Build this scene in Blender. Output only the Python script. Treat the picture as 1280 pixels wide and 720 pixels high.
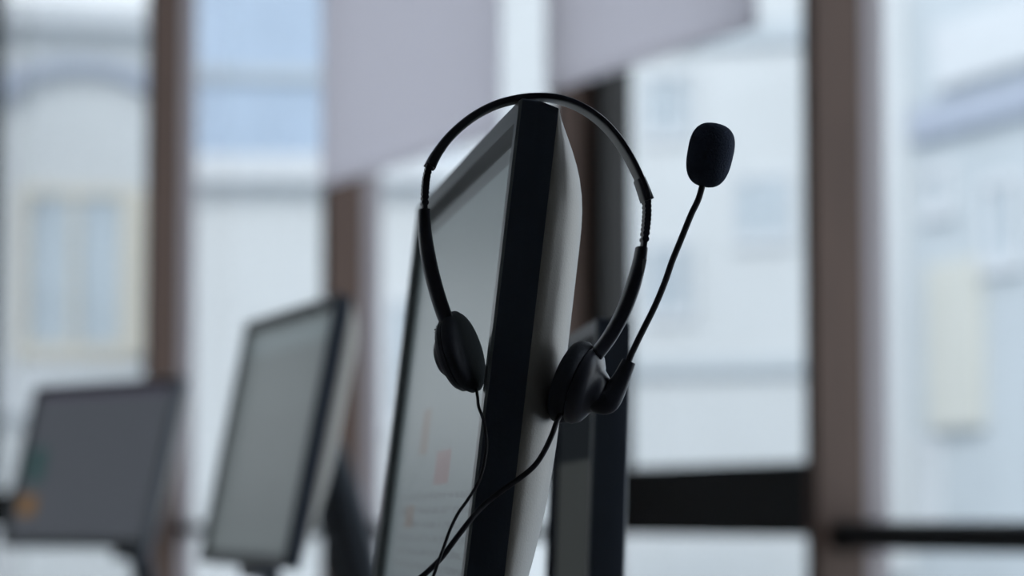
import bpy, bmesh, math, random
from mathutils import Vector, Matrix
random.seed(4)
C = bpy.context.scene.collection
PI = math.pi
for o in list(bpy.data.objects):
    bpy.data.objects.remove(o)

# ------------------------------------------------------------------ camera
CAMZ = 1.0
F = 3600.0                                   # focal length in pixels of the 1280 wide frame
PITCH = math.atan(290.0 / F)
cam_d = bpy.data.cameras.new('camera')
cam = bpy.data.objects.new('camera', cam_d)
C.objects.link(cam)
cam.location = (0, 0, CAMZ)
cam.rotation_euler = (PI / 2 + PITCH, 0, 0)
cam_d.sensor_width = 36
cam_d.lens = 36 * F / 1280
cam_d.clip_start = 0.05
cam_d.clip_end = 300
cam_d.dof.use_dof = True
cam_d.dof.focus_distance = 1.515
cam_d.dof.aperture_fstop = 5.9
bpy.context.scene.camera = cam

FW = Vector((0, math.cos(PITCH), math.sin(PITCH)))
UP = Vector((0, -math.sin(PITCH), math.cos(PITCH)))
CAM = Vector((0, 0, CAMZ))
def ray(px, py):
    return FW + Vector(((px - 640) / F, 0, 0)) + UP * ((360 - py) / F)
def at(px, py, Y):                            # the point at depth Y seen at that pixel
    d = ray(px, py)
    return CAM + d * (Y / d.y)

# ------------------------------------------------------------------ sky, sun, exposure
w = bpy.data.worlds.new('overcast_sky'); bpy.context.scene.world = w
w.use_nodes = True
nt = w.node_tree
bg = nt.nodes['Background']
tc = nt.nodes.new('ShaderNodeTexCoord'); sp = nt.nodes.new('ShaderNodeSeparateXYZ')
cr = nt.nodes.new('ShaderNodeValToRGB')
cr.color_ramp.elements[0].position = 0.0; cr.color_ramp.elements[0].color = (0.84, 0.89, 0.93, 1)
cr.color_ramp.elements[1].position = 0.5; cr.color_ramp.elements[1].color = (0.69, 0.78, 0.90, 1)
nt.links.new(tc.outputs['Generated'], sp.inputs[0])
nt.links.new(sp.outputs['Z'], cr.inputs[0])
nt.links.new(cr.outputs[0], bg.inputs[0])
bg.inputs[1].default_value = 2.1
sun_d = bpy.data.lights.new('sun', 'SUN'); sun_d.energy = 2.2; sun_d.angle = 0.3; sun_d.color = (1, 0.95, 0.88)
sun = bpy.data.objects.new('sun', sun_d); C.objects.link(sun)
sun.rotation_euler = (math.radians(52), 0, math.radians(-28))
vs = bpy.context.scene.view_settings
vs.view_transform = 'Standard'; vs.look = 'None'; vs.exposure = 0.0; vs.gamma = 1.0; vs.use_curve_mapping = False
cy = bpy.context.scene.cycles
cy.max_bounces = 8; cy.transparent_max_bounces = 16; cy.diffuse_bounces = 4; cy.glossy_bounces = 4
cy.sample_clamp_indirect = 4.0

# ------------------------------------------------------------------ materials
def bsdf(m): return next(n for n in m.node_tree.nodes if n.type == 'BSDF_PRINCIPLED')
def mat(name, col, rough=0.6, metal=0.0, noise=0.0, scale=20.0, spec=0.5, bump=0.0, bscale=300.0):
    m = bpy.data.materials.new(name); m.use_nodes = True
    t = m.node_tree; b = bsdf(m)
    b.inputs['Roughness'].default_value = rough; b.inputs['Metallic'].default_value = metal
    b.inputs['Specular IOR Level'].default_value = spec
    b.inputs['Base Color'].default_value = (*col, 1)
    if noise or bump:
        tcn = t.nodes.new('ShaderNodeTexCoord')
    if noise:
        n = t.nodes.new('ShaderNodeTexNoise'); n.inputs['Scale'].default_value = scale; n.inputs['Detail'].default_value = 4
        r = t.nodes.new('ShaderNodeValToRGB')
        r.color_ramp.elements[0].position = 0.3; r.color_ramp.elements[1].position = 0.7
        r.color_ramp.elements[0].color = (*[c * (1 - noise) for c in col], 1)
        r.color_ramp.elements[1].color = (*[min(1, c * (1 + noise)) for c in col], 1)
        t.links.new(tcn.outputs['Object'], n.inputs['Vector']); t.links.new(n.outputs['Fac'], r.inputs[0])
        t.links.new(r.outputs[0], b.inputs['Base Color'])
    if bump:
        n2 = t.nodes.new('ShaderNodeTexNoise'); n2.inputs['Scale'].default_value = bscale
        bp = t.nodes.new('ShaderNodeBump'); bp.inputs['Strength'].default_value = bump; bp.inputs['Distance'].default_value = 0.001
        t.links.new(tcn.outputs['Object'], n2.inputs['Vector']); t.links.new(n2.outputs['Fac'], bp.inputs['Height'])
        t.links.new(bp.outputs[0], b.inputs['Normal'])
    return m
def wood(name, c1, c2, rough=0.5):
    m = bpy.data.materials.new(name); m.use_nodes = True; t = m.node_tree; b = bsdf(m)
    b.inputs['Roughness'].default_value = rough
    tcn = t.nodes.new('ShaderNodeTexCoord'); mp = t.nodes.new('ShaderNodeMapping'); mp.inputs['Scale'].default_value = (14, 14, 1.2)
    n = t.nodes.new('ShaderNodeTexNoise'); n.inputs['Scale'].default_value = 3; n.inputs['Detail'].default_value = 6
    r = t.nodes.new('ShaderNodeValToRGB'); r.color_ramp.elements[0].color = (*c1, 1); r.color_ramp.elements[1].color = (*c2, 1)
    r.color_ramp.elements[0].position = 0.35; r.color_ramp.elements[1].position = 0.65
    t.links.new(tcn.outputs['Object'], mp.inputs[0]); t.links.new(mp.outputs[0], n.inputs['Vector'])
    t.links.new(n.outputs['Fac'], r.inputs[0]); t.links.new(r.outputs[0], b.inputs['Base Color'])
    return m
def glass_mat(name, tint=(0.975, 0.985, 0.985)):
    m = bpy.data.materials.new(name); m.use_nodes = True; t = m.node_tree
    out = next(n for n in t.nodes if n.type == 'OUTPUT_MATERIAL'); t.nodes.remove(bsdf(m))
    tr = t.nodes.new('ShaderNodeBsdfTransparent'); tr.inputs[0].default_value = (*tint, 1)
    gl = t.nodes.new('ShaderNodeBsdfGlossy'); gl.inputs['Roughness'].default_value = 0.02
    lw = t.nodes.new('ShaderNodeLayerWeight'); lw.inputs[0].default_value = 0.5
    pw = t.nodes.new('ShaderNodeMath'); pw.operation = 'POWER'; pw.inputs[1].default_value = 5.0
    ad = t.nodes.new('ShaderNodeMath'); ad.operation = 'MULTIPLY_ADD'; ad.inputs[1].default_value = 0.96; ad.inputs[2].default_value = 0.03
    mx = t.nodes.new('ShaderNodeMixShader')
    t.links.new(lw.outputs['Facing'], pw.inputs[0]); t.links.new(pw.outputs[0], ad.inputs[0]); t.links.new(ad.outputs[0], mx.inputs[0]); t.links.new(tr.outputs[0], mx.inputs[1]); t.links.new(gl.outputs[0], mx.inputs[2])
    t.links.new(mx.outputs[0], out.inputs[0])
    return m
def blind_mat(name, col):
    m = bpy.data.materials.new(name); m.use_nodes = True; t = m.node_tree
    out = next(n for n in t.nodes if n.type == 'OUTPUT_MATERIAL'); t.nodes.remove(bsdf(m))
    tcn = t.nodes.new('ShaderNodeTexCoord'); wv = t.nodes.new('ShaderNodeTexNoise'); wv.inputs['Scale'].default_value = 400
    r = t.nodes.new('ShaderNodeValToRGB')
    r.color_ramp.elements[0].color = (*[c * .93 for c in col], 1); r.color_ramp.elements[1].color = (*col, 1)
    t.links.new(tcn.outputs['Object'], wv.inputs['Vector']); t.links.new(wv.outputs['Fac'], r.inputs[0])
    di = t.nodes.new('ShaderNodeBsdfDiffuse'); tl = t.nodes.new('ShaderNodeBsdfTranslucent')
    t.links.new(r.outputs[0], di.inputs[0]); t.links.new(r.outputs[0], tl.inputs[0])
    mx = t.nodes.new('ShaderNodeMixShader'); mx.inputs[0].default_value = 0.8
    t.links.new(di.outputs[0], mx.inputs[1]); t.links.new(tl.outputs[0], mx.inputs[2]); t.links.new(mx.outputs[0], out.inputs[0])
    return m

def screen_mat(name, page, accents, strength, rows=None, rough=0.3, spec=0.5):
    """A lit display: a page colour, coloured blocks (u0,u1,v0,v1,colour) and faint rows of text."""
    m = bpy.data.materials.new(name); m.use_nodes = True; t = m.node_tree; b = bsdf(m)
    b.inputs['Base Color'].default_value = (0.012, 0.014, 0.016, 1); b.inputs['Roughness'].default_value = rough; b.inputs['Specular IOR Level'].default_value = spec
    uv = t.nodes.new('ShaderNodeUVMap'); s = t.nodes.new('ShaderNodeSeparateXYZ'); t.links.new(uv.outputs[0], s.inputs[0])
    def mth(op, a, bb):
        n = t.nodes.new('ShaderNodeMath'); n.operation = op
        for i, v in enumerate((a, bb)):
            if isinstance(v, (int, float)): n.inputs[i].default_value = v
            else: t.links.new(v, n.inputs[i])
        return n.outputs[0]
    def box(u0, u1, v0, v1):
        a = mth('MULTIPLY', mth('GREATER_THAN', s.outputs[0], u0), mth('LESS_THAN', s.outputs[0], u1))
        c = mth('MULTIPLY', mth('GREATER_THAN', s.outputs[1], v0), mth('LESS_THAN', s.outputs[1], v1))
        return mth('MULTIPLY', a, c)
    rgb = t.nodes.new('ShaderNodeRGB'); rgb.outputs[0].default_value = (*page, 1); cur = rgb.outputs[0]
    def mix(fac, col, cur):
        mx = t.nodes.new('ShaderNodeMix'); mx.data_type = 'RGBA'
        t.links.new(fac, mx.inputs[0]); t.links.new(cur, mx.inputs[6]); mx.inputs[7].default_value = (*col, 1)
        return mx.outputs[2]
    if rows:
        u0, u1, v0, v1, n, col = rows
        stripe = mth('GREATER_THAN', mth('FRACT', mth('MULTIPLY', s.outputs[1], n), 0), 0.55)
        nz = t.nodes.new('ShaderNodeTexNoise'); nz.inputs['Scale'].default_value = 40; t.links.new(uv.outputs[0], nz.inputs['Vector'])
        words = mth('GREATER_THAN', nz.outputs['Fac'], 0.47)
        cur = mix(mth('MULTIPLY', mth('MULTIPLY', stripe, words), box(u0, u1, v0, v1)), col, cur)
    for (u0, u1, v0, v1, col) in accents:
        cur = mix(box(u0, u1, v0, v1), col, cur)
    t.links.new(cur, b.inputs['Emission Color']); b.inputs['Emission Strength'].default_value = strength
    return m

M = dict(
    black=mat('satin_black_plastic', (0.050, 0.064, 0.092), 0.42, bump=0.15, bscale=900),
    shell=mat('grey_black_textured_plastic', (0.34, 0.32, 0.28), 0.38, spec=1.0, bump=0.15, bscale=700),
    bezel=mat('charcoal_gloss_plastic', (0.19, 0.215, 0.215), 0.30),
    headset=mat('headset_black_plastic', (0.034, 0.036, 0.052), 0.34),
    band=mat('headset_band_plastic', (0.034, 0.036, 0.050), 0.32),
    pad=mat('ear_pad_leatherette', (0.028, 0.033, 0.048), 0.6, bump=0.3, bscale=400),
    foam=mat('black_foam', (0.060, 0.074, 0.110), 1.0, bump=0.8, bscale=900, spec=0.1),
    rubber=mat('cable_rubber', (0.016, 0.014, 0.022), 0.45),
    rim=mat('light_trim_plastic', (0.25, 0.25, 0.26), 0.35),
    mullion=wood('brown_timber', (0.088, 0.047, 0.032), (0.118, 0.064, 0.044)),
    sash=mat('dark_bronze_metal', (0.020, 0.019, 0.018), 0.6, noise=.15),
    alu=mat('pale_aluminium', (0.42, 0.38, 0.40), 0.5),
    glass=glass_mat('window_glass'),
    blind=blind_mat('blind_fabric', (0.80, 0.775, 0.80)),
    white=mat('painted_wall', (0.62, 0.61, 0.60), 0.9, noise=.04, scale=3),
    ceil=mat('ceiling_paint', (0.68, 0.68, 0.68), 0.9, noise=.03, scale=2),
    carpet=mat('grey_carpet', (0.16, 0.16, 0.17), 0.95, noise=.3, scale=90),
    desk=wood('desk_laminate', (0.22, 0.19, 0.16), (0.30, 0.26, 0.22)),
    metal=mat('grey_powder_metal', (0.10, 0.10, 0.11), 0.45, metal=.3),
    fabric=mat('charcoal_chair_fabric', (0.07, 0.08, 0.095), 0.9, noise=.2, scale=200),
    cream=mat('cream_render', (0.55, 0.53, 0.47), 0.9, noise=.05, scale=.6),
    warm=mat('warm_pale_render', (0.50, 0.51, 0.48), 0.9, noise=.05, scale=.6),
    whitewall=mat('white_render', (0.52, 0.55, 0.57), 0.9, noise=.04, scale=.4),
    bluewall=mat('blue_glass_cladding', (0.37, 0.46, 0.58), 0.35, noise=.10, scale=.5),
    greywall=mat('blue_grey_render', (0.43, 0.475, 0.51), 0.9, noise=.06, scale=.7),
    stone=mat('pale_stone_trim', (0.54, 0.57, 0.60), 0.9, noise=.04, scale=1),
    band_trim=mat('blue_grey_stone_band', (0.33, 0.37, 0.45), 0.9, noise=.05, scale=1),
    pane=mat('facade_window_glass', (0.36, 0.42, 0.47), 0.5, noise=.2, scale=.8),
    pavement=mat('pale_pavement', (0.44, 0.47, 0.50), 0.9, noise=.08, scale=.3),
)

# ------------------------------------------------------------------ helpers
def link(name, bm, m, parent=None, smooth=False, mats=None):
    me = bpy.data.meshes.new(name)
    bmesh.ops.recalc_face_normals(bm, faces=bm.faces[:])
    bm.to_mesh(me); bm.free()
    for k in (mats or [m]): me.materials.append(k)
    if smooth:
        for p in me.polygons: p.use_smooth = True
    o = bpy.data.objects.new(name, me); C.objects.link(o)
    if parent: o.parent = parent
    return o
def tag(o, label=None, cat=None, group=None, kind=None):
    if label: o['label'] = label
    if cat: o['category'] = cat
    if group: o['group'] = group
    if kind: o['kind'] = kind
    return o
def empty(name, loc, rz=0.0):
    o = bpy.data.objects.new(name, None); C.objects.link(o)
    o.location = loc; o.rotation_euler = (0, 0, rz); o.empty_display_size = .05
    return o
def inv(root):
    return (Matrix.Translation(root.location) @ Matrix.Rotation(root.rotation_euler.z, 4, 'Z')).inverted()
def to_local(o, root):                       # a mesh built in world coordinates becomes a child of root
    o.data.transform(inv(root)); o.parent = root
    return o
def autosmooth(o, ang=35):
    me = o.data
    bm = bmesh.new(); bm.from_mesh(me)
    for f in bm.faces: f.smooth = True
    for e in bm.edges:
        if len(e.link_faces) == 2 and e.calc_face_angle(0) > math.radians(ang): e.smooth = False
    bm.to_mesh(me); bm.free()
def fbox(bm, org, ax, ay, az, a0, a1, b0, b1, c0, c1, bev=0.0):
    """box in an arbitrary frame"""
    vsx = []
    for a in (a0, a1):
        for b in (b0, b1):
            for c in (c0, c1):
                vsx.append(bm.verts.new(org + ax * a + ay * b + az * c))
    fs = []
    for q in ((0, 1, 3, 2), (4, 6, 7, 5), (0, 4, 5, 1), (2, 3, 7, 6), (0, 2, 6, 4), (1, 5, 7, 3)):
        fs.append(bm.faces.new([vsx[i] for i in q]))
    if bev:
        es = list({e for f in fs for e in f.edges})
        bmesh.ops.bevel(bm, geom=es, offset=bev, segments=3, affect='EDGES', profile=0.5)
    return fs
X, Y_, Z = Vector((1, 0, 0)), Vector((0, 1, 0)), Vector((0, 0, 1))
def catmull(pts, n=8):
    P = [Vector(p) for p in pts]; out = []
    for i in range(len(P) - 1):
        p0 = P[max(i - 1, 0)]; p1 = P[i]; p2 = P[i + 1]; p3 = P[min(i + 2, len(P) - 1)]
        for k in range(n):
            t = k / n
            out.append(0.5 * ((2 * p1) + (p2 - p0) * t + (2 * p0 - 5 * p1 + 4 * p2 - p3) * t * t + (-p0 + 3 * p1 - 3 * p2 + p3) * t ** 3))
    out.append(P[-1]); return out
def sweep(bm, pts, side, half_w, half_t, rnd=4, closed_caps=True, power=2.0):
    """sweep a superelliptic section (half_w along the fixed vector side, half_t across) along pts; widths may be lists"""
    n = len(pts); rings = []
    for i, p in enumerate(pts):
        tg = (pts[min(i + 1, n - 1)] - pts[max(i - 1, 0)]).normalized()
        s = (side - tg * side.dot(tg)).normalized(); q = tg.cross(s).normalized()
        hw = half_w[i] if isinstance(half_w, list) else half_w
        ht = half_t[i] if isinstance(half_t, list) else half_t
        ring = []
        K = rnd * 4
        for k in range(K):
            a = 2 * PI * k / K
            ca, sa = math.cos(a), math.sin(a)
            e = 2.0 / power
            ring.append(bm.verts.new(p + s * (hw * math.copysign(abs(ca) ** e, ca)) + q * (ht * math.copysign(abs(sa) ** e, sa))))
        rings.append(ring)
    for i in range(n - 1):
        for k in range(len(rings[0])):
            k2 = (k + 1) % len(rings[0])
            bm.faces.new((rings[i][k], rings[i][k2], rings[i + 1][k2], rings[i + 1][k]))
    if closed_caps:
        bm.faces.new(rings[0]); bm.faces.new(rings[-1][::-1])
def lathe(bm, org, axis, prof, n=40, squash=None):
    """prof: (distance along axis, radius); squash = (vector, factor) narrows the section along that vector"""
    axis = axis.normalized(); a = (squash[0] if squash else (Z if abs(axis.z) < .9 else X))
    a = (a - axis * a.dot(axis)).normalized(); b = axis.cross(a)
    sa = squash[1] if squash else 1.0
    rings = []
    for t, r in prof:
        if r < 1e-6: rings.append([bm.verts.new(org + axis * t)])
        else: rings.append([bm.verts.new(org + axis * t + a * (r * sa * math.cos(2 * PI * k / n)) + b * (r * math.sin(2 * PI * k / n))) for k in range(n)])
    for i in range(len(rings) - 1):
        A, B = rings[i], rings[i + 1]
        for k in range(n):
            k2 = (k + 1) % n
            if len(A) == 1 and len(B) == 1: continue
            if len(A) == 1: bm.faces.new((A[0], B[k2], B[k]))
            elif len(B) == 1: bm.faces.new((A[k], A[k2], B[0]))
            else: bm.faces.new((A[k], A[k2], B[k2], B[k]))

# ------------------------------------------------------------------ the window wall frame: s runs along it away from the camera, q into the room
WA = math.radians(24.5)
WS = Vector((-math.sin(WA), math.cos(WA), 0)); WQ = Vector((-math.cos(WA), -math.sin(WA), 0))
WO = at(1100, 650, 6.0); WO.z = 0
def s_of(px, q=0.0):                          # where along the wall (at offset q) the pixel column lies
    k = (px - 640) / F
    o = WO + WQ * q                           # (o + s*WS).x = k' * (..).y with the tiny pitch term left out
    return (k * o.y - o.x) / (WS.x - k * WS.y)
def wbox(bm, s0, s1, q0, q1, z0, z1, bev=0):
    return fbox(bm, WO, WS, WQ, Z, s0, s1, q0, q1, z0, z1, bev)
FLOOR, CEIL = 0.0, 3.75
S0, S1, Q1 = -10.5, 15.0, 8.5
bm = bmesh.new(); wbox(bm, S0, S1, -0.3, Q1, -0.2, 0); tag(link('floor', bm, M['carpet']), kind='structure')
bm = bmesh.new(); wbox(bm, S0, S1, -0.3, Q1, CEIL, CEIL + .2); tag(link('ceiling', bm, M['ceil']), kind='structure')
bm = bmesh.new(); wbox(bm, S0, S1, Q1, Q1 + .2, 0, CEIL); tag(link('wall_left', bm, M['white']), kind='structure')
bm = bmesh.new(); wbox(bm, S0 - .2, S0, -0.3, Q1 + .2, 0, CEIL); tag(link('wall_back', bm, M['white']), kind='structure')
bm = bmesh.new(); wbox(bm, S1, S1 + .2, -0.3, Q1 + .2, 0, 2.05); wbox(bm, S1, S1 + .2, -0.3, Q1 + .2, 3.48, CEIL)
wbox(bm, S1, S1 + .2, -.3, -.1, 2.05, 3.48); wbox(bm, S1, S1 + .2, 1.8, Q1 + .2, 2.05, 3.48)
tag(link('wall_far', bm, M['white']), kind='structure')
bm = bmesh.new()
wbox(bm, S1 + .09, S1 + .11, -.1, 1.8, 2.05, 3.48)
tag(link('window_20', bm, M['glass']), kind='structure')  # added out-of-view glazing, giving the screens and bezels something bright to reflect
EDGES = [s_of(1100), s_of(768), s_of(468), s_of(236), s_of(-12)]
EDGES = [-5.25, -3.5, -1.75] + EDGES
while EDGES[-1] + 2 < S1: EDGES.append(EDGES[-1] + 1.9)
bm = bmesh.new(); wbox(bm, S0, EDGES[0], -0.3, 0, 0, CEIL); tag(link('wall_right', bm, M['white']), kind='structure')
bm = bmesh.new(); wbox(bm, EDGES[0], S1, -0.12, .05, 3.48, CEIL); tag(link('trim_1', bm, M['sash']), kind='structure')
bm = bmesh.new(); wbox(bm, EDGES[0], S1, -0.12, .05, 0, .10); tag(link('trim_2', bm, M['sash']), kind='structure')
MW = 0.045
opening = {2: False}
for i, s in enumerate(EDGES):
    # brown timber mullion in front of a paler aluminium post
    bm = bmesh.new(); wbox(bm, s, s + MW, .035, .155, .0, CEIL, .004)
    post = tag(link('trim_%d' % (i + 3), bm, M['mullion']), kind='structure')
    bm = bmesh.new(); wbox(bm, s, s + MW, -.02, .0345, .10, 3.48)
    link('aluminium_post', bm, M['alu'], post)
    s1 = EDGES[i + 1] if i + 1 < len(EDGES) else S1
    # one window per bay: frame, rail, two panes
    thick = i in (3, 6, 8)                         # bays whose opening sash has a deep bottom rail
    bm = bmesh.new()
    fr = .035
    a, b = s + MW, s1
    if thick:
        wbox(bm, a, b, -.02, .05, CAMZ - .036, CAMZ + .125)
        wbox(bm, b - .06, b, -.02, .058, CAMZ + .125, 3.48); wbox(bm, a, a + .05, -.02, .05, CAMZ + .125, 3.48)
    else:
        wbox(bm, a, b, -.02, .03, CAMZ - .052, CAMZ - .012)
    win = tag(link('window_%d' % (i + 1), bm, M['sash']), kind='structure')
    bm = bmesh.new(); wbox(bm, a, b, -.008, -.002, .10, CAMZ - .045); link('lower_pane', bm, M['glass'], win)
    bm = bmesh.new(); wbox(bm, a, b, -.008, -.002, CAMZ - .02, 3.48); link('upper_pane', bm, M['glass'], win)

# handle on the open sash at far left
hs = EDGES[6] + MW + .09
root = None
# roller blinds
def blind(px0, px1, py_low, at_px, label):
    q = .20
    s0, s1 = s_of(px1, q), s_of(px0, q)
    sm = s_of(at_px, q); p = WO + WS * sm + WQ * q
    zb = at(at_px, py_low, p.y).z
    r = empty('roller_blind', WO + WS * ((s0 + s1) / 2) + WQ * q + Z * zb, 0)
    bm = bmesh.new(); fbox(bm, WO, WS, WQ, Z, s0, s1, q - .001, q + .001, zb + .02, 3.44)
    to_local(link('fabric', bm, M['blind']), r)
    bm = bmesh.new(); fbox(bm, WO, WS, WQ, Z, s0, s1, q - .005, q + .005, zb, zb + .02, .002)
    to_local(link('bottom_bar', bm, M['blind']), r)
    bm = bmesh.new(); lathe(bm, WO + WS * s0 + WQ * q + Z * 3.46, WS, [(0, 0), (0, .03), (s1 - s0, .03), (s1 - s0, 0)], 20)
    to_local(link('roller_tube', bm, M['alu']), r)
    for ss in (s0 - .01, s1):
        bm = bmesh.new(); fbox(bm, WO, WS, WQ, Z, ss, ss + .01, q - .16, q + .035, 3.42, CEIL); to_local(link('bracket', bm, M['alu']), r)
    return tag(r, label, 'blind', 'roller blinds in front of the windows')
blind(400, 626, 232, 410, 'pale lilac roller blind left of the sharp monitor, hanging lower')
blind(683, 950, 74, 820, 'pale lilac roller blind nearer the widest brown post, pulled up higher')

# safety handrail brackets seen in the near right bay
def handle(s, z, label):
    r = empty('window_handle', WO + WS * s + WQ * .05 + Z * z, 0)
    bm = bmesh.new(); fbox(bm, WO, WS, WQ, Z, s - .015, s + .015, .045, .06, z - .07, z + .07, .004); to_local(link('backplate', bm, M['sash']), r)
    bm = bmesh.new(); fbox(bm, WO, WS, WQ, Z, s - .012, s + .012, .06, .125, z - .012, z + .012, .003); 
    fbox(bm, WO, WS, WQ, Z, s - .014, s + .014, .105, .13, z - .13, z + .014, .005); to_local(link('lever', bm, M['sash']), r)
    return tag(r, label, 'handle')
handle(EDGES[6] + MW + .03, at(165, 215, 10.4).z, 'dark lever handle on the leftmost window beside the brown post')

r = empty('handrail', WO + WQ * .09 + Z * (CAMZ - .032), 0)
bm = bmesh.new(); lathe(bm, WO + WQ * .09 + Z * (CAMZ - .032), -WS, [(0, 0), (0, .034), (.012, .034), (.03, .029), (.045, .022), (.05, 0)], 24)
o = to_local(link('mounting_boss', bm, M['sash'], smooth=False), r); autosmooth(o)
bm = bmesh.new(); sweep(bm, [WO + WS * t + WQ * .09 + Z * (CAMZ - .032) for t in (-.04, -.6, -1.2, -1.705)], Z, .030, .026, 4)
o = to_local(link('rail', bm, M['sash']), r); autosmooth(o)
tag(r, 'thin dark handrail running right from the widest brown window post', 'handrail')

# ------------------------------------------------------------------ outside
bm = bmesh.new(); fbox(bm, Vector((0, 60, -7)), X, Y_, Z, -90, 90, -58, 60, -.5, 0)
tag(link('ground', bm, M['pavement']), kind='structure')
def facade(name, pxl, pxr, Yl, Yr, z1, m, label, wins=(), bands=(), depth=8, z0=-7.0, trims='stone', arches=()):
    """front runs from pixel column pxl at depth Yl to pxr at Yr; windows are (u0,u1,z0,z1) in metres from the left end"""
    A = at(pxl, 650, Yl); B = at(pxr, 650, Yr); A.z = B.z = 0
    U = (B - A).normalized(); L = (B - A).length; N = Vector((-U.y, U.x, 0))      # N points away from the camera
    if N.y < 0: N = -N
    r = empty(name, Vector((A.x, A.y, z0)), 0)
    bm = bmesh.new(); fbox(bm, A, U, N, Z, 0, L, 0, depth, z0, z1); to_local(link('wall', bm, m), r)
    bm = bmesh.new(); fbox(bm, A, U, N, Z, -.15, L + .15, -.25, depth, z1, z1 + .3, .05); to_local(link('cornice', bm, M[trims]), r)
    for (u0, u1, a, b, fm) in wins:
        bm = bmesh.new(); t = .10
        for (p, q, c, d) in ((u0 - t, u1 + t, b, b + t), (u0 - t, u1 + t, a - t * 1.6, a), (u0 - t, u0, a, b), (u1, u1 + t, a, b), ((u0 + u1) / 2 - .04, (u0 + u1) / 2 + .04, a, b)):
            fbox(bm, A, U, N, Z, p, q, -.08, .02, c, d)
        f = to_local(link('window', bm, M[fm]), r)
        bm = bmesh.new(); fbox(bm, A, U, N, Z, u0, u1, -.03, .01, a, b); p = to_local(link('pane', bm, M['pane']), r)
        p.parent = f
    for (u0, u1, a, b, bmn) in bands:
        bm = bmesh.new(); fbox(bm, A, U, N, Z, u0, u1, -.12, .02, a, b, .02); to_local(link('stone_band', bm, M[bmn]), r)
    for (uc, zc, ra, rb, mm) in arches:
        bm = bmesh.new(); K = 20; ring = []
        for k in range(K + 1):
            a = PI * k / K
            ring.append([A + U * (uc + rr * math.cos(a)) + Z * (zc + rr * .45 * math.sin(a)) + N * nn for rr in (ra, rb) for nn in (-.15, .02)])
        vv = [[bm.verts.new(p) for p in q] for q in ring]
        for k in range(K):
            a, b = vv[k], vv[k + 1]
            for i, j in ((0, 1), (1, 3), (3, 2), (2, 0)): bm.faces.new((a[i], a[j], b[j], b[i]))
        bm.faces.new((vv[0][0], vv[0][1], vv[0][3], vv[0][2])); bm.faces.new((vv[-1][0], vv[-1][1], vv[-1][3], vv[-1][2]))
        to_local(link('arch_moulding', bm, M[mm]), r)
    return tag(r, label, 'building', 'buildings across the street')
Y0 = 30.0
def zz(py, Y=Y0): return CAMZ + (650 - py) / F * Y
sc = F / Y0
# leftmost: cream house with an arched gable and a framed window
facade('house', -260, 200, Y0, Y0 + 1, zz(20), M['whitewall'], 'pale house with arched moulding and tall window behind the leftmost window',
       wins=[(287 / sc, 405 / sc, zz(425), zz(235), 'cream'), (40 / sc, 160 / sc, zz(425), zz(235), 'cream')],
       arches=[(352 / sc, zz(112), .72, 1.02, 'band_trim')], bands=[(0, 3.75, zz(520), zz(455), 'stone'), (410 / sc, 3.75, zz(440), zz(225), 'cream')])
facade('glazed_block', 190, 720, Y0 + 25, Y0 + 26, zz(-260, 55), M['bluewall'], 'tall block with blue glass cladding rising behind a white building',
       bands=[(.2, 7.5, zz(96, 55), zz(80, 55), 'greywall')])
facade('white_building', 240, 690, Y0 - 1, Y0 - 1, zz(232, 29), M['whitewall'], 'low white building below the blue glass block',
       wins=[(250 / 124, 300 / 124, zz(520, 29), zz(380, 29), 'stone')])
facade('office_block', 570, 1040, Y0 + 14, Y0 + 12, zz(-300, 34), M['whitewall'], 'tall white office block behind the microphone',
       wins=[(4.5, 5.2, zz(300, 43), zz(230, 43), 'stone'), (3.1, 3.7, zz(165, 43), zz(95, 43), 'stone'), (3.1, 3.7, zz(390, 43), zz(310, 43), 'stone')], bands=[(2.6, 5.6, zz(62, 43), zz(30, 43), 'greywall'), (1.6, 5.6, zz(470, 43), zz(452, 43), 'greywall')])
facade('street_building', 1050, 1560, Y0 + 4, Y0 - 4, zz(-500, 34), M['greywall'], 'blue grey and cream building behind the window at right',
       wins=[(2.35, 2.9, zz(262, 32), zz(222, 32), 'stone'), (3.75, 4.4, zz(320, 30), zz(228, 30), 'stone'), (2.2, 2.5, zz(640, 32), zz(560, 32), 'stone')],
       bands=[(2.1, 6, zz(178, 32), zz(135, 32), 'band_trim'), (0, 1.9, zz(720, 33), zz(-200, 33), 'whitewall'), (2.7, 6, zz(120, 32), zz(40, 32), 'stone'),
              (2.45, 3.6, zz(540, 32), zz(335, 32), 'warm')])

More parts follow.
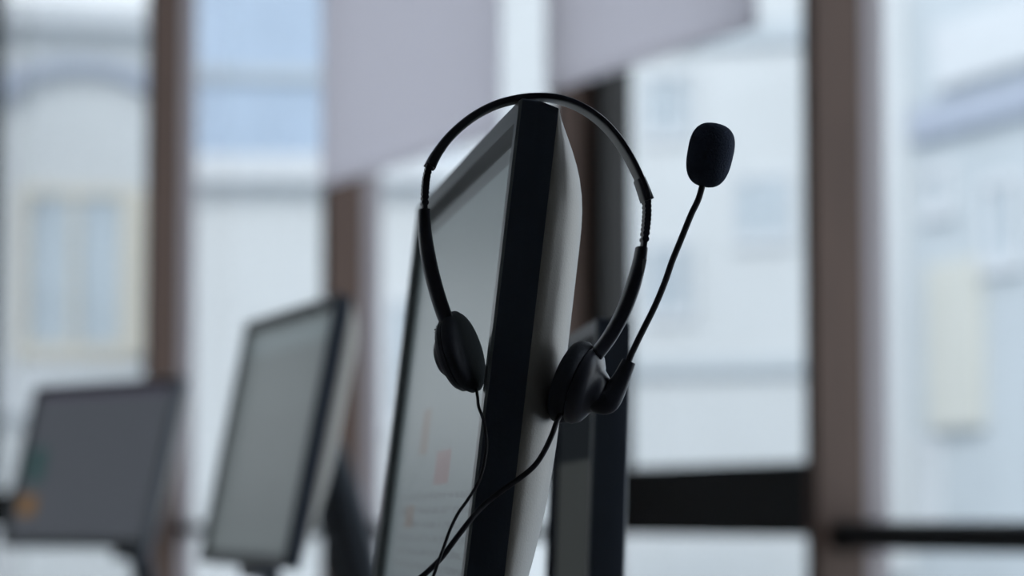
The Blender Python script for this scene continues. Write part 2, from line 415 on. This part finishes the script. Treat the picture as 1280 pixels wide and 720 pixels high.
# ------------------------------------------------------------------ monitors
def monitor(N, yaw, tilt, W, H, label, scr, desk_z, base_s=1.0, side=.021, bulge=.028, bez=.012, sm='shell', bm_='bezel', so=.5):
    """N: front top corner nearest the camera; yaw: degrees the screen plane turns left of the view axis"""
    a = math.radians(yaw); T = math.radians(tilt)
    ux = Vector((-math.sin(a), math.cos(a), 0)); b = Vector((math.cos(a), math.sin(a), 0))
    uz = Z * math.cos(T) + b * math.sin(T); uy = b * math.cos(T) - Z * math.sin(T)
    cen = N + ux * (W / 2) - uz * (H * .62) + uy * (side + bulge)
    bx = cen + b * .02 + ux * (W * (so - .5))
    r = empty('computer_monitor', Vector((bx.x, bx.y, desk_z)), math.atan2(ux.y, ux.x))
    seam = .0105
    def P(u, v, t): return N + ux * u + uz * v + uy * t
    # front frame: outer ring, rounded lip, inner chamfer down to the screen
    loops = [(0, seam, 0), (0, .0015, 0), (.0012, 0, 0), (bez, 0, 0), (bez + .0045, .0055, 0), (bez + .0045, .0075, 0)]
    bm = bmesh.new(); rings = []
    for (ins, t, _) in loops:
        rr = .0015
        pts = []
        for (cu, cv, a0) in ((W - ins - rr, -ins - rr, 0), (ins + rr, -ins - rr, 90), (ins + rr, -H + ins + rr, 180), (W - ins - rr, -H + ins + rr, 270)):
            for k in range(5):
                an = math.radians(a0 + k * 22.5); pts.append(P(cu + rr * math.cos(an), cv + rr * math.sin(an), t))
        rings.append([bm.verts.new(p) for p in pts])
    n = len(rings[0])
    for i in range(len(rings) - 1):
        for k in range(n): bm.faces.new((rings[i][k], rings[i][(k + 1) % n], rings[i + 1][(k + 1) % n], rings[i + 1][k]))
    o = to_local(link('bezel', bm, None, mats=[M[bm_], M['black']]), r)
    for k in range(n): o.data.polygons[k].material_index = 1
    autosmooth(o, 25)
    # screen
    bm = bmesh.new(); i0 = bez + .004
    q = [bm.verts.new(P(u, v, .0065)) for u, v in ((i0, -H + i0), (W - i0, -H + i0), (W - i0, -i0), (i0, -i0))]
    q2 = [bm.verts.new(P(u, v, .0095)) for u, v in ((i0, -H + i0), (W - i0, -H + i0), (W - i0, -i0), (i0, -i0))]
    uvl = bm.loops.layers.uv.new('UVMap')
    f = bm.faces.new(q)
    for l, c in zip(f.loops, ((0, 0), (1, 0), (1, 1), (0, 1))): l[uvl].uv = c
    bm.faces.new(q2[::-1])
    for k in range(4): bm.faces.new((q[k], q2[k], q2[(k + 1) % 4], q[(k + 1) % 4]))
    to_local(link('screen', bm, scr), r)
    # housing: flat drafted side, then a rounded back
    NU, NV = 48, 40
    def sp_(k, n): return 0.5 * (1 - math.cos(PI * k / n))
    bm = bmesh.new()
    def Su(u):
        t = min(u, W - u) / .07
        return 1.0 if t >= 1 else (1 - (1 - t) ** 2.0) ** 0.54
    def Sv(v):
        t = -v / .070; tb = (H + v) / .16
        s = 1.0 if t >= 1 else 1 - (1 - t) ** 2.9
        return s * (1.0 if tb >= 1 else (1 - (1 - tb) ** 2))
    tp = .0028
    grid = []
    for i in range(NU + 1):
        u = W * sp_(i, NU); col = []
        for j in range(NV + 1):
            v = -H * sp_(j, NV) - tp * (1 - j / NV)
            col.append(bm.verts.new(P(u, v, side + bulge * Su(u) * Sv(v))))
        grid.append(col)
    for i in range(NU):
        for j in range(NV): bm.faces.new((grid[i][j], grid[i + 1][j], grid[i + 1][j + 1], grid[i][j + 1]))
    ring = [grid[i][0] for i in range(NU)] + [grid[NU][j] for j in range(NV)] + [grid[i][NV] for i in range(NU, 0, -1)] + [grid[0][j] for j in range(NV, 0, -1)]
    front = []
    Ni = (N, ux, uz, uy)
    for v_ in ring:
        d = v_.co - N; u = d.dot(ux); v = d.dot(uz)
        if v > -tp - .0002: v = -.0002
        front.append(bm.verts.new(P(u, v, seam)))
    n = len(ring)
    nback = len(bm.faces)
    for k in range(n): bm.faces.new((ring[k], ring[(k + 1) % n], front[(k + 1) % n], front[k]))
    bm.faces.new(front)
    o = to_local(link('housing', bm, None, mats=[M[sm], M['black']]), r)
    for k in range(nback, nback + n): o.data.polygons[k].material_index = 1
    autosmooth(o, 40)
    # vent slots on the back
    bm = bmesh.new()
    for k in range(14):
        uu = W / 2 - .09 + k * .0135; zt = side + bulge
        fbox(bm, P(uu, -.085, zt - .002), ux, uz, uy, 0, .005, -.03, 0, 0, .0024)
    to_local(link('vent', bm, M['black']), r)
    # hinge block, neck, base
    hz = -H * .94
    bm = bmesh.new(); fbox(bm, P(W * so, hz, side + bulge), ux, uz, uy, -.045, .045, -.032, .032, -.004, .018, .004)
    o = to_local(link('hinge_block', bm, M['black']), r)
    top = P(W * so, hz, side + bulge + .022)
    bm = bmesh.new()
    pts = catmull([top + Z * .01, top - Z * .01 + b * .002, Vector((bx.x, bx.y, (top.z + desk_z) / 2)), Vector((bx.x, bx.y, desk_z + .008))], 6)
    sweep(bm, pts, ux, .032, .010, 4, power=4)
    o = to_local(link('stand_neck', bm, M['black']), r); autosmooth(o)
    bm = bmesh.new(); c0 = Vector((bx.x, bx.y, desk_z)) - b * .02
    lathe(bm, c0, Z, [(0, 0), (0, .125), (.004, .127), (.009, .122), (.012, .06), (.012, 0)], 48, squash=(b, .82))
    o = to_local(link('stand_base', bm, M['black']), r); autosmooth(o)
    tag(r, label, 'monitor', 'desk monitors')
    return r, (N, ux, uz, uy, b)

DESK = .735
scr_main = screen_mat('lit_screen_pale_page', (0.20, 0.25, 0.27), [(.34, .50, .37, .44, (.21, .15, .16)), (.62, .72, .44, .54, (.185, .165, .155)), (.70, .80, .28, .33, (.18, .155, .14)), (0, 1, .965, 1, (.10, .12, .13))], 0.42,
                      rows=(.05, .9, .02, .36, 34, (.15, .18, .20)), spec=.9)
N1 = at(650, 122, 1.5)
mon1, fr1 = monitor(N1, 7.7, 6.7, .53, .325, 'large sharp monitor seen edge-on with the headset hung over it', scr_main, DESK)
scr2 = screen_mat('lit_screen_grey_page', (0.16, 0.19, 0.20), [(0.05, .95, .88, .97, (.20, .25, .27))], 0.62, rows=(.1, .9, .1, .6, 30, (.13, .15, .16)))
N2 = at(421, 366, 3.46)
monitor(N2, 17.2, 11, .53, .335, 'blurred monitor turned away, between the two leftmost screens in the row', scr2, DESK, so=.8)
scr3 = screen_mat('lit_screen_dark_desktop', (0.066, 0.074, 0.088), [(.84, .95, .38, .62, (.02, .06, .06)), (.84, .96, .16, .29, (.17, .09, .025)), (.02, .98, .965, 1, (.06, .05, .08))], 0.95)
N3 = at(226, 470, 5.5)
monitor(N3, 41, 14, .525, .335, 'farthest blurred monitor with dark desktop and orange icon, at left edge', scr3, DESK, so=.25)
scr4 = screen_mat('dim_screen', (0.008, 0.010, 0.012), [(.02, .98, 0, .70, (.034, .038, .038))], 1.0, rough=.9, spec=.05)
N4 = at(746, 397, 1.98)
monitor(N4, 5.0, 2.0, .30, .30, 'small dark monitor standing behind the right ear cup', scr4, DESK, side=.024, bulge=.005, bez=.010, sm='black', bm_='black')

# ------------------------------------------------------------------ headset
Nc, ux1, uz1, uy1, b1 = fr1
def H(px, py, du=.012):                       # a point of the plane that crosses the monitor edge-on, du behind its near side
    d = ray(px, py); o = N1 + ux1 * du
    return CAM + d * ((o - CAM).dot(ux1) / d.dot(ux1))
hs_root = empty('headset', H(665, 126), 0)
def hpart(name, bm, m, ang=40):
    o = to_local(link(name, bm, m), hs_root); autosmooth(o, ang); return o
U0 = .0125
band_px = [(538, 207), (548, 189), (565, 168), (590, 147), (618, 132), (645, 124.5), (668, 121.8), (695, 123.5), (722, 132.5), (748, 149), (770, 172), (788, 200), (803, 232), (808, 248)]
bm = bmesh.new(); pts = catmull([H(x, y, U0) for x, y in band_px], 8)
n = len(pts)
sweep(bm, pts, ux1, .0085, [.0017 + .0011 * max(0, 1 - i / (n * .45)) for i in range(n)], 5, power=5)
band = hpart('headband', bm, M['band'])
# end clips
for seg in ([(551, 186), (544, 195), (537, 209)], [(799, 224), (804, 237), (809, 251)]):
    bm = bmesh.new(); sweep(bm, catmull([H(x, y, U0) for x, y in seg], 4), ux1, .0078, [.0024 + .0006 * i / 8 for i in range(9)], 5, power=5); hpart('slider_clip', bm, M['headset'])
# metal sliders
for k, seg in enumerate(([(536.5, 207), (532.5, 225), (531, 245), (530.5, 270)], [(808, 248), (808.5, 268), (806.5, 290), (803.5, 316)])):
    bm = bmesh.new(); p = catmull([H(x, y, U0) for x, y in seg], 12); sweep(bm, p, ux1, .0045, .0015, 4, power=4)
    if k == 1 or k == 0:
        for i in range(4, len(p) - 6, 3):       # notches of the slider
            lathe(bm, p[i] - ux1 * .0045, ux1, [(0, 0), (0, .0019), (.009, .0019), (.009, 0)], 10)
    hpart('slider', bm, M['headset'])
# arms
armL = [(530.5, 262), (531, 290), (536, 325), (545, 362), (555, 393), (563, 412), (568, 424)]
armR = [(802, 310), (798, 333), (789, 364), (777, 394), (762, 421), (747, 441), (736, 452)]
for seg, wl in ((armL, 1), (armR, -1)):
    bm = bmesh.new(); m_ = len(seg); p = catmull([H(x, y, U0 - (.010 * (k / (m_ - 1)) ** 2 if wl < 0 else 0)) for k, (x, y) in enumerate(seg)], 8); n = len(p)
    ht = [(.0029 + .0008 * min(1, i / (n * .3))) * min(1, .35 + (n - 1 - i) / 7) for i in range(n)]
    sweep(bm, p, ux1, [(.0065 + .001 * math.sin(PI * i / n)) * min(1, .45 + (n - 1 - i) / 7) for i in range(n)], ht, 5, power=3.5); arm = hpart('arm', bm, M['headset'])
bm = bmesh.new(); sweep(bm, [H(806, 324, U0 - .0068), H(801.5, 343, U0 - .0068)], ux1, .0006, .0012, 3); hpart('slider_slot', bm, M['rim'])

CF = (CAM - H(650, 460)).normalized()          # towards the camera
def iaxis(dx, dy, toward):                     # direction: image right, image down, towards the camera
    v = b1 * dx - Z * dy - ux1 * toward
    return v.normalized()
def cup(cx, cy_, du, axis, label_side, r=.0222, kk=1.0):
    c = H(cx, cy_, du)
    pad = [(-.001, 0), (-.001, .010), (-.0008, .013), (-.0005, .0165), (.0008, .0200), (.0035, .0220), (.007, .0222), (.0098, .0208), (.0105, .019), (.0105, 0)]
    bm = bmesh.new(); lathe(bm, c, axis, [(t * kk, q * r / .0222) for t, q in pad], 56); pd = hpart('ear_pad', bm, M['pad'], 60)
    sh = [(.0098, 0), (.0098, .0192), (.0108, .0203), (.0135, .0200), (.0165, .0182), (.0185, .0150), (.0200, .0120), (.0222, .0105), (.0245, .0085), (.0258, .005), (.0262, 0)]
    bm = bmesh.new(); lathe(bm, c, axis, [(t * kk, q * r / .0222) for t, q in sh], 56); s = hpart('ear_cup', bm, M['headset'], 30)
    return c
axL = iaxis(-.84, .26, -.45)
cup(588, 437, U0, axL, 'l', kk=.72)
axR = iaxis(.86, .36, .36)
cR = cup(703, 473, U0, axR, 'r', r=.0228, kk=.98)
# speaker grille dots on the left cup
bm = bmesh.new(); cl = H(588, 437, U0)
pa = axL.cross(ux1).normalized(); pb = axL.cross(pa).normalized()
for i in range(-2, 3):
    for j in range(0, 4):
        ang = math.radians(-90 + i * 14); rr = .0125 + j * .0016
        lathe(bm, cl + axL * .72 * (.0198 - j * .0009) + (pa * math.sin(ang) + pb * math.cos(ang)) * rr, axL, [(0, 0), (0, .0005), (.0006, .0004), (.0006, 0)], 8)
hpart('grille', bm, M['pad'])
# boom holder, boom, foam
bm = bmesh.new()
p = catmull([H(736, 492, U0 - .008), H(748, 500, U0 - .010), H(759, 501, U0 - .011), H(769, 487, U0 - .011), H(778, 470, U0 - .011), H(786, 452, U0 - .011)], 8); n = len(p)
prof = [.0062, .0070, .0068, .0058, .0044, .0036]
def lerp(lst, t):
    x = t * (len(lst) - 1); i = min(int(x), len(lst) - 2); return lst[i] + (lst[i + 1] - lst[i]) * (x - i)
sweep(bm, p, ux1, [lerp([.004, .006, .006, .005, .0042, .0038], i / (n - 1)) for i in range(n)], [lerp(prof, i / (n - 1)) for i in range(n)], 6, power=2.6)
hpart('boom_holder', bm, M['headset'], 50)
boom_px = [(783, 458), (790, 441), (803, 414), (818, 384), (831, 353), (840, 327), (851, 300), (864, 268), (873, 249), (879, 228)]
bm = bmesh.new(); sweep(bm, catmull([H(x, y, U0 - .011) for x, y in boom_px], 6), ux1, .0017, .0017, 4); hpart('boom', bm, M['rubber'])
f0, f1 = H(879.5, 233, U0 - .011), H(895.5, 155, U0 - .011)
ax = (f1 - f0); L = ax.length; ax.normalize()
prof = []
K = 28
for k in range(K + 1):
    th = PI * k / K; c_, s_ = -math.cos(th), math.sin(th)
    e = 2 / 2.75
    t = math.copysign(abs(c_) ** e, c_); rr = abs(s_) ** e
    prof.append(((t * .5 + .5) * L, rr * .01215 * (1 + .055 * t)))
prof[0] = (prof[0][0], 0); prof[-1] = (prof[-1][0], 0)
bm = bmesh.new(); lathe(bm, f0, ax, prof, 48); hpart('microphone_foam', bm, M['foam'], 80)
# cables
def cable(px, rad, name='cable'):
    bm = bmesh.new(); sweep(bm, catmull([H(*q) for q in px], 10), ux1, rad, rad, 3); return hpart(name, bm, M['rubber'])
cable([(706, 512, .004), (700, 519, 0), (696, 527, -.004), (691, 541, -.006), (683, 559, -.006), (673, 576, -.006), (662, 588, -.006), (645, 601, -.006), (625, 615, -.006), (605, 631, -.007), (588, 650, -.010), (570, 673, -.012),
       (552, 697, -.013), (535, 714, -.014), (515, 731, -.015), (480, 765, -.02), (430, 830, -.03)], .00145)
cable([(595, 484, U0), (597, 497, .004), (598.5, 509, -.001), (605, 528, -.005), (608, 560, -.007), (600, 598, -.008), (585, 624, -.010), (573, 641, -.012), (563, 661, -.014), (555, 683, -.016), (547, 705, -.018), (540, 724, -.018), (520, 770, -.02), (440, 835, -.032)], .00085)
tag(hs_root, 'black telephone headset with foam microphone hung over the sharp monitor', 'headset')

# ------------------------------------------------------------------ office chair seen from the side, between the blurred screens
def chair(c, rz, label):
    r = empty('office_chair', Vector((c.x, c.y, 0)), rz)
    def part(name, fn, m, sm=40):
        bm = bmesh.new(); fn(bm); o = link(name, bm, m, r); autosmooth(o, sm); return o
    part('seat', lambda b: fbox(b, Vector((0, 0, .46)), X, Y_, Z, -.24, .24, -.25, .23, -.03, .04, .028), M['fabric'])
    def back(b):
        pts = catmull([Vector((0, .24, .58)), Vector((0, .265, .72)), Vector((0, .27, .88)), Vector((0, .30, 1.02)), Vector((0, .33, 1.12))], 6); n = len(pts)
        sweep(b, pts, X, [lerp([.18, .22, .225, .20, .15], i / (n - 1)) for i in range(n)], .028, 6, power=4)
    part('backrest', back, M['fabric'])
    part('back_bracket', lambda b: sweep(b, catmull([Vector((0, .05, .42)), Vector((0, .25, .42)), Vector((0, .315, .52)), Vector((0, .31, .70))], 6), X, .03, .010, 4, power=4), M['black'])
    part('gas_lift', lambda b: lathe(b, Vector((0, 0, .08)), Z, [(0, 0), (0, .03), (.2, .03), (.2, .02), (.35, .02), (.35, 0)], 24), M['metal'])
    for sx in (-1, 1):
        part('armrest', lambda b: (sweep(b, catmull([Vector((sx * .2, 0, .44)), Vector((sx * .27, 0, .46)), Vector((sx * .28, 0, .58)), Vector((sx * .28, 0, .66))], 6), Y_, .025, .012, 4, power=4),
                                   fbox(b, Vector((sx * .28, 0, .66)), X, Y_, Z, -.035, .035, -.12, .12, 0, .03, .012)), M['black'])
    for k in range(5):
        a = 2 * PI * k / 5; d = Vector((math.cos(a), math.sin(a), 0))
        part('leg', lambda b: sweep(b, [Vector((0, 0, .10)) + d * .02, d * .15 + Z * .095, d * .30 + Z * .075], Vector((-d.y, d.x, 0)), [.025, .02, .014], [.018, .015, .012], 4, power=4), M['black'])
        part('caster', lambda b: lathe(b, d * .30 + Z * .03 - Vector((-d.y, d.x, 0)) * .022, Vector((-d.y, d.x, 0)), [(0, 0), (0, .026), (.004, .03), (.040, .03), (.044, .026), (.044, 0)], 20), M['black'])
    return tag(r, label, 'chair')
cc = at(452, 650, 4.95)
chair(Vector((cc.x + .26, cc.y, 0)), math.radians(100), 'dark office chair half hidden between the sharp monitor and the blurred one')

# ------------------------------------------------------------------ desks carrying the monitors
def desk(c, yaw, L, D, label):
    r = empty('desk', Vector((c.x, c.y, 0)), yaw)
    bm = bmesh.new(); fbox(bm, Vector((0, 0, DESK)), X, Y_, Z, -L / 2, L / 2, -D / 2, D / 2, -.028, 0, .003); link('desktop', bm, M['desk'], r)
    for sx in (-1, 1):
        for sy in (-1, 1):
            bm = bmesh.new(); fbox(bm, Vector((sx * (L / 2 - .06), sy * (D / 2 - .06), 0)), X, Y_, Z, -.025, .025, -.025, .025, 0, DESK - .028, .003); link('leg', bm, M['metal'], r)
    bm = bmesh.new(); fbox(bm, Vector((0, D / 2 - .05, 0)), X, Y_, Z, -L / 2 + .09, L / 2 - .09, -.01, .01, .30, DESK - .03); link('modesty_panel', bm, M['metal'], r)
    return tag(r, label, 'desk', 'desks carrying the monitors')
def under(mon, off): 
    m = Matrix.Rotation(mon.rotation_euler.z, 4, 'Z'); p = mon.location + m @ Vector((0, 0, 0)); return p
mons = [o for o in C.objects if o.name.startswith('computer_monitor')]
rz = math.radians(90 + 7.7)
def desk_for(pts_, rzz, L, D, back, label):
    c = sum((p for p in pts_), Vector()) / len(pts_)
    d = Vector((-math.cos(rzz - PI / 2), -math.sin(rzz - PI / 2), 0))    # towards the user, left of the screen
    c = c + d * back
    return desk(c, rzz, L, D, label)
desk_for([mons[0].location], math.radians(97.7), 1.25, .80, .20, 'laminate desk under the sharp monitor')
desk_for([mons[1].location], math.radians(106.6), 1.25, .80, .20, 'laminate desk under the blurred middle monitor')
desk_for([mons[2].location], math.radians(121), 1.0, .80, .20, 'laminate desk under the farthest monitor')
